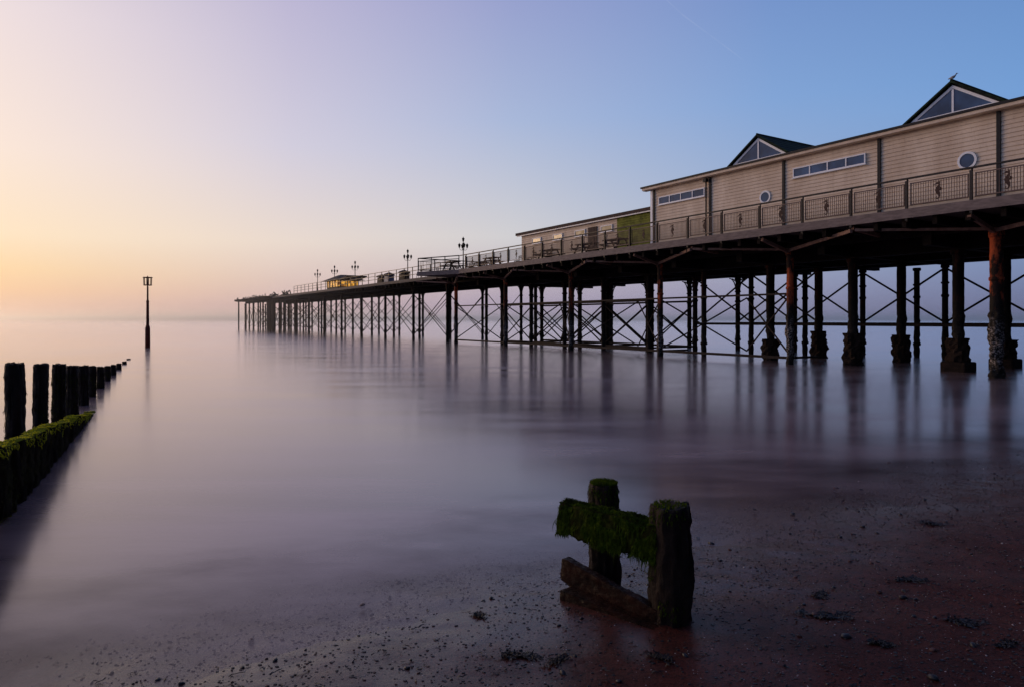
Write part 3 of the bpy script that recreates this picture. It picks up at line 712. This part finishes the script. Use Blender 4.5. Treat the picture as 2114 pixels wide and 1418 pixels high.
for i in range(295):
    x,y=rndpos(); r=.009+.012*random.random()**1.8
    if i<45: r=.019+.016*random.random()
    k=random.choices(range(8),[4,4,4,4,4,3,3,3])[0]
    if k==7: r*=.45
    o=bpy.data.objects.new('pebble',PB[k]); COL.objects.link(o); o.location=(x,y,max(gz(x,y),-.014)+r*.15); o.scale=(r,r,r); o.rotation_euler=(random.uniform(-.3,.3),random.uniform(-.3,.3),random.random()*6)
    o['label']='pale rounded pebble on wet sand' if k==7 else ('small dark rounded pebble on wet sand' if k<5 else 'small brown rounded pebble on wet sand'); o['category']='pebble'; o['group']='pebbles scattered on the beach'
for nm_,cnt,mt,ra,rb in(('shingle',15000,pm[0],.0028,.009),('brown_shingle',8000,pm[1],.0025,.007),('shell_fragments',4200,pm[2],.0016,.004)):
    b=MB()
    for i in range(cnt):
        x,y=rndpos(); r=ra+rb*random.random()**2.8; i0=len(b.v); z=gz(x,y); q=random.random()*6
        for rr,hh in((1,0),(.75,.5)):
            for k in range(5): b.v.append(Vector((x+r*rr*math.cos(q+k*1.256)*(1+.3*((k*7+i)%3-1)),y+r*rr*.8*math.sin(q+k*1.256),z-.001+r*hh)))
        for k in range(5): k2=(k+1)%5; b.f.append((i0+k,i0+k2,i0+5+k2,i0+5+k))
        b.f.append(tuple(i0+5+k for k in range(5)))
    b.obj(nm_,mt,(0,0,0),None,kind='stuff')
# seaweed
weed=simple('wet_seaweed',(.002,.0015,.0015),(.014,.006,.004),15,.45,.4,spec=.25)
def ribbon(b,p,d,stp,wd,nseg,curl,hh=.005):
    pr=None
    for j in range(nseg):
        side=Vector((-math.sin(d),math.cos(d),0))*wd*(1-j/(nseg+1))*(1+.5*math.sin(j*2))
        cur_=(p-side,p+side+Vector((0,0,.003)))
        if pr: b.face([pr[0],pr[1],cur_[1],cur_[0]])
        pr=cur_; p=p+Vector((math.cos(d),math.sin(d),0))*stp; p.z=gz(p.x,p.y)+.004+hh*abs(math.sin(j*1.1+wd*900)); d+=random.gauss(0,curl)
def seaweed(px,py,w_,h_):
    q=(px-1057)/1409; Y=1.85*1409/(py-660)
    for _ in range(3):
        x=q*Y; Y=(2-gz(x,Y))*1409/(py-660)
    x=q*Y; b=MB(); main=random.random()*1.0-.5; ca,sa_=math.cos(main),math.sin(main)
    for k in range(int(30+340*w_)):
        u=random.gauss(0,.38)*w_; v_=random.gauss(0,.2)*w_+.3*w_*math.sin(u/w_*2.2+px); p=Vector((x+u*ca-v_*sa_,Y+u*sa_+v_*ca,0)); p.z=gz(p.x,p.y)+.002
        ribbon(b,p,main+random.choice((0,3.14))+random.gauss(0,.6),w_*.08*random.uniform(.4,1.2)+.004,.003+random.random()**2*.012,random.randint(3,8),.5,.008)
    b.obj('seaweed_clump',weed,None,None,label='dark wet seaweed clump lying on the sand',category='seaweed',group='seaweed clumps on the beach')
for a in((1700,1270,.17,0),(1880,1200,.14,0),(1990,1282,.12,0),(1075,1355,.12,0),(1690,1228,.08,0),(1360,1358,.08,0),(1920,1080,.13,0),(990,1270,.06,0),(2080,1330,.09,0),(1820,1328,.08,0),(1150,1365,.07,0)): seaweed(*a)
b=MB()
for i in range(900):
    x,y=rndpos(); p=Vector((x,y,gz(x,y)+.003)); ribbon(b,p,random.random()*6.28,.008+.014*random.random(),.002+.004*random.random(),random.randint(3,6),.5)
b.obj('weed_fragments',weed,(0,0,0),None,kind='stuff')

# ---------------- gull
gm=simple('gull_feathers',(.2,.2,.22),(.4,.4,.42),10,.7,.1)
def gull(s0,t0,z,sgn,sc_=1):
    b=MB(); prof=[(-.26,.02,.10),(-.2,.035,.115),(-.1,.07,.13),(0,.085,.14),(.08,.075,.16),(.13,.05,.2),(.16,.04,.25),(.19,.045,.29),(.22,.035,.3),(.25,.015,.295),(.30,.006,.285)]
    n=10
    for u,r,h in prof:
        for k in range(n):
            q=2*math.pi*k/n; b.v.append(W(s0+sgn*u*sc_,t0+r*sc_*math.cos(q),z+(h+r*math.sin(q))*sc_))
    for j in range(len(prof)-1):
        for k in range(n): k2=(k+1)%n; b.f.append((j*n+k,j*n+k2,(j+1)*n+k2,(j+1)*n+k))
    for q in(-.03,.03): b.cyl(W(s0,t0+q,z),W(s0,t0+q,z+.08*sc_),.006,.006,5)
    b.obj('seagull',gm,W(s0,t0,z),None,True,label='grey and white gull standing on the rooftop',category='bird')
gull(12.6,TW-.2,9.42+1.13+.13,-1,.62)

# contrail
m=N('contrail_vapour'); m.n.remove(m.p); e_=m.add('ShaderNodeEmission'); e_.inputs[0].default_value=(.55,.62,.78,1); e_.inputs[1].default_value=1; tr=m.add('ShaderNodeBsdfTransparent'); ms=m.add('ShaderNodeMixShader'); 
nz=m.noise(.004,4,.6); m.l.new(m.mr(nz,.35,.75,.02,.16),ms.inputs[0]); m.l.new(tr.outputs[0],ms.inputs[1]); m.l.new(e_.outputs[0],ms.inputs[2]); m.l.new(ms.outputs[0],m.out.inputs['Surface'])
b=MB()
ctr=[(1111,5000,2360),(1253,5000,2230),(1395,5000,2124),(1554,5000,2007),(1696,5000,1900)]
for i in range(4):
    a=Vector(ctr[i]); c_=Vector(ctr[i+1]); w0=6 if i else 4; w1=6 if i<3 else 2
    b.face([a+Vector((0,0,w0)),c_+Vector((0,0,w1)),c_-Vector((0,0,w1)),a-Vector((0,0,w0))])
b.obj('contrail',m.m,None,None,kind='structure')
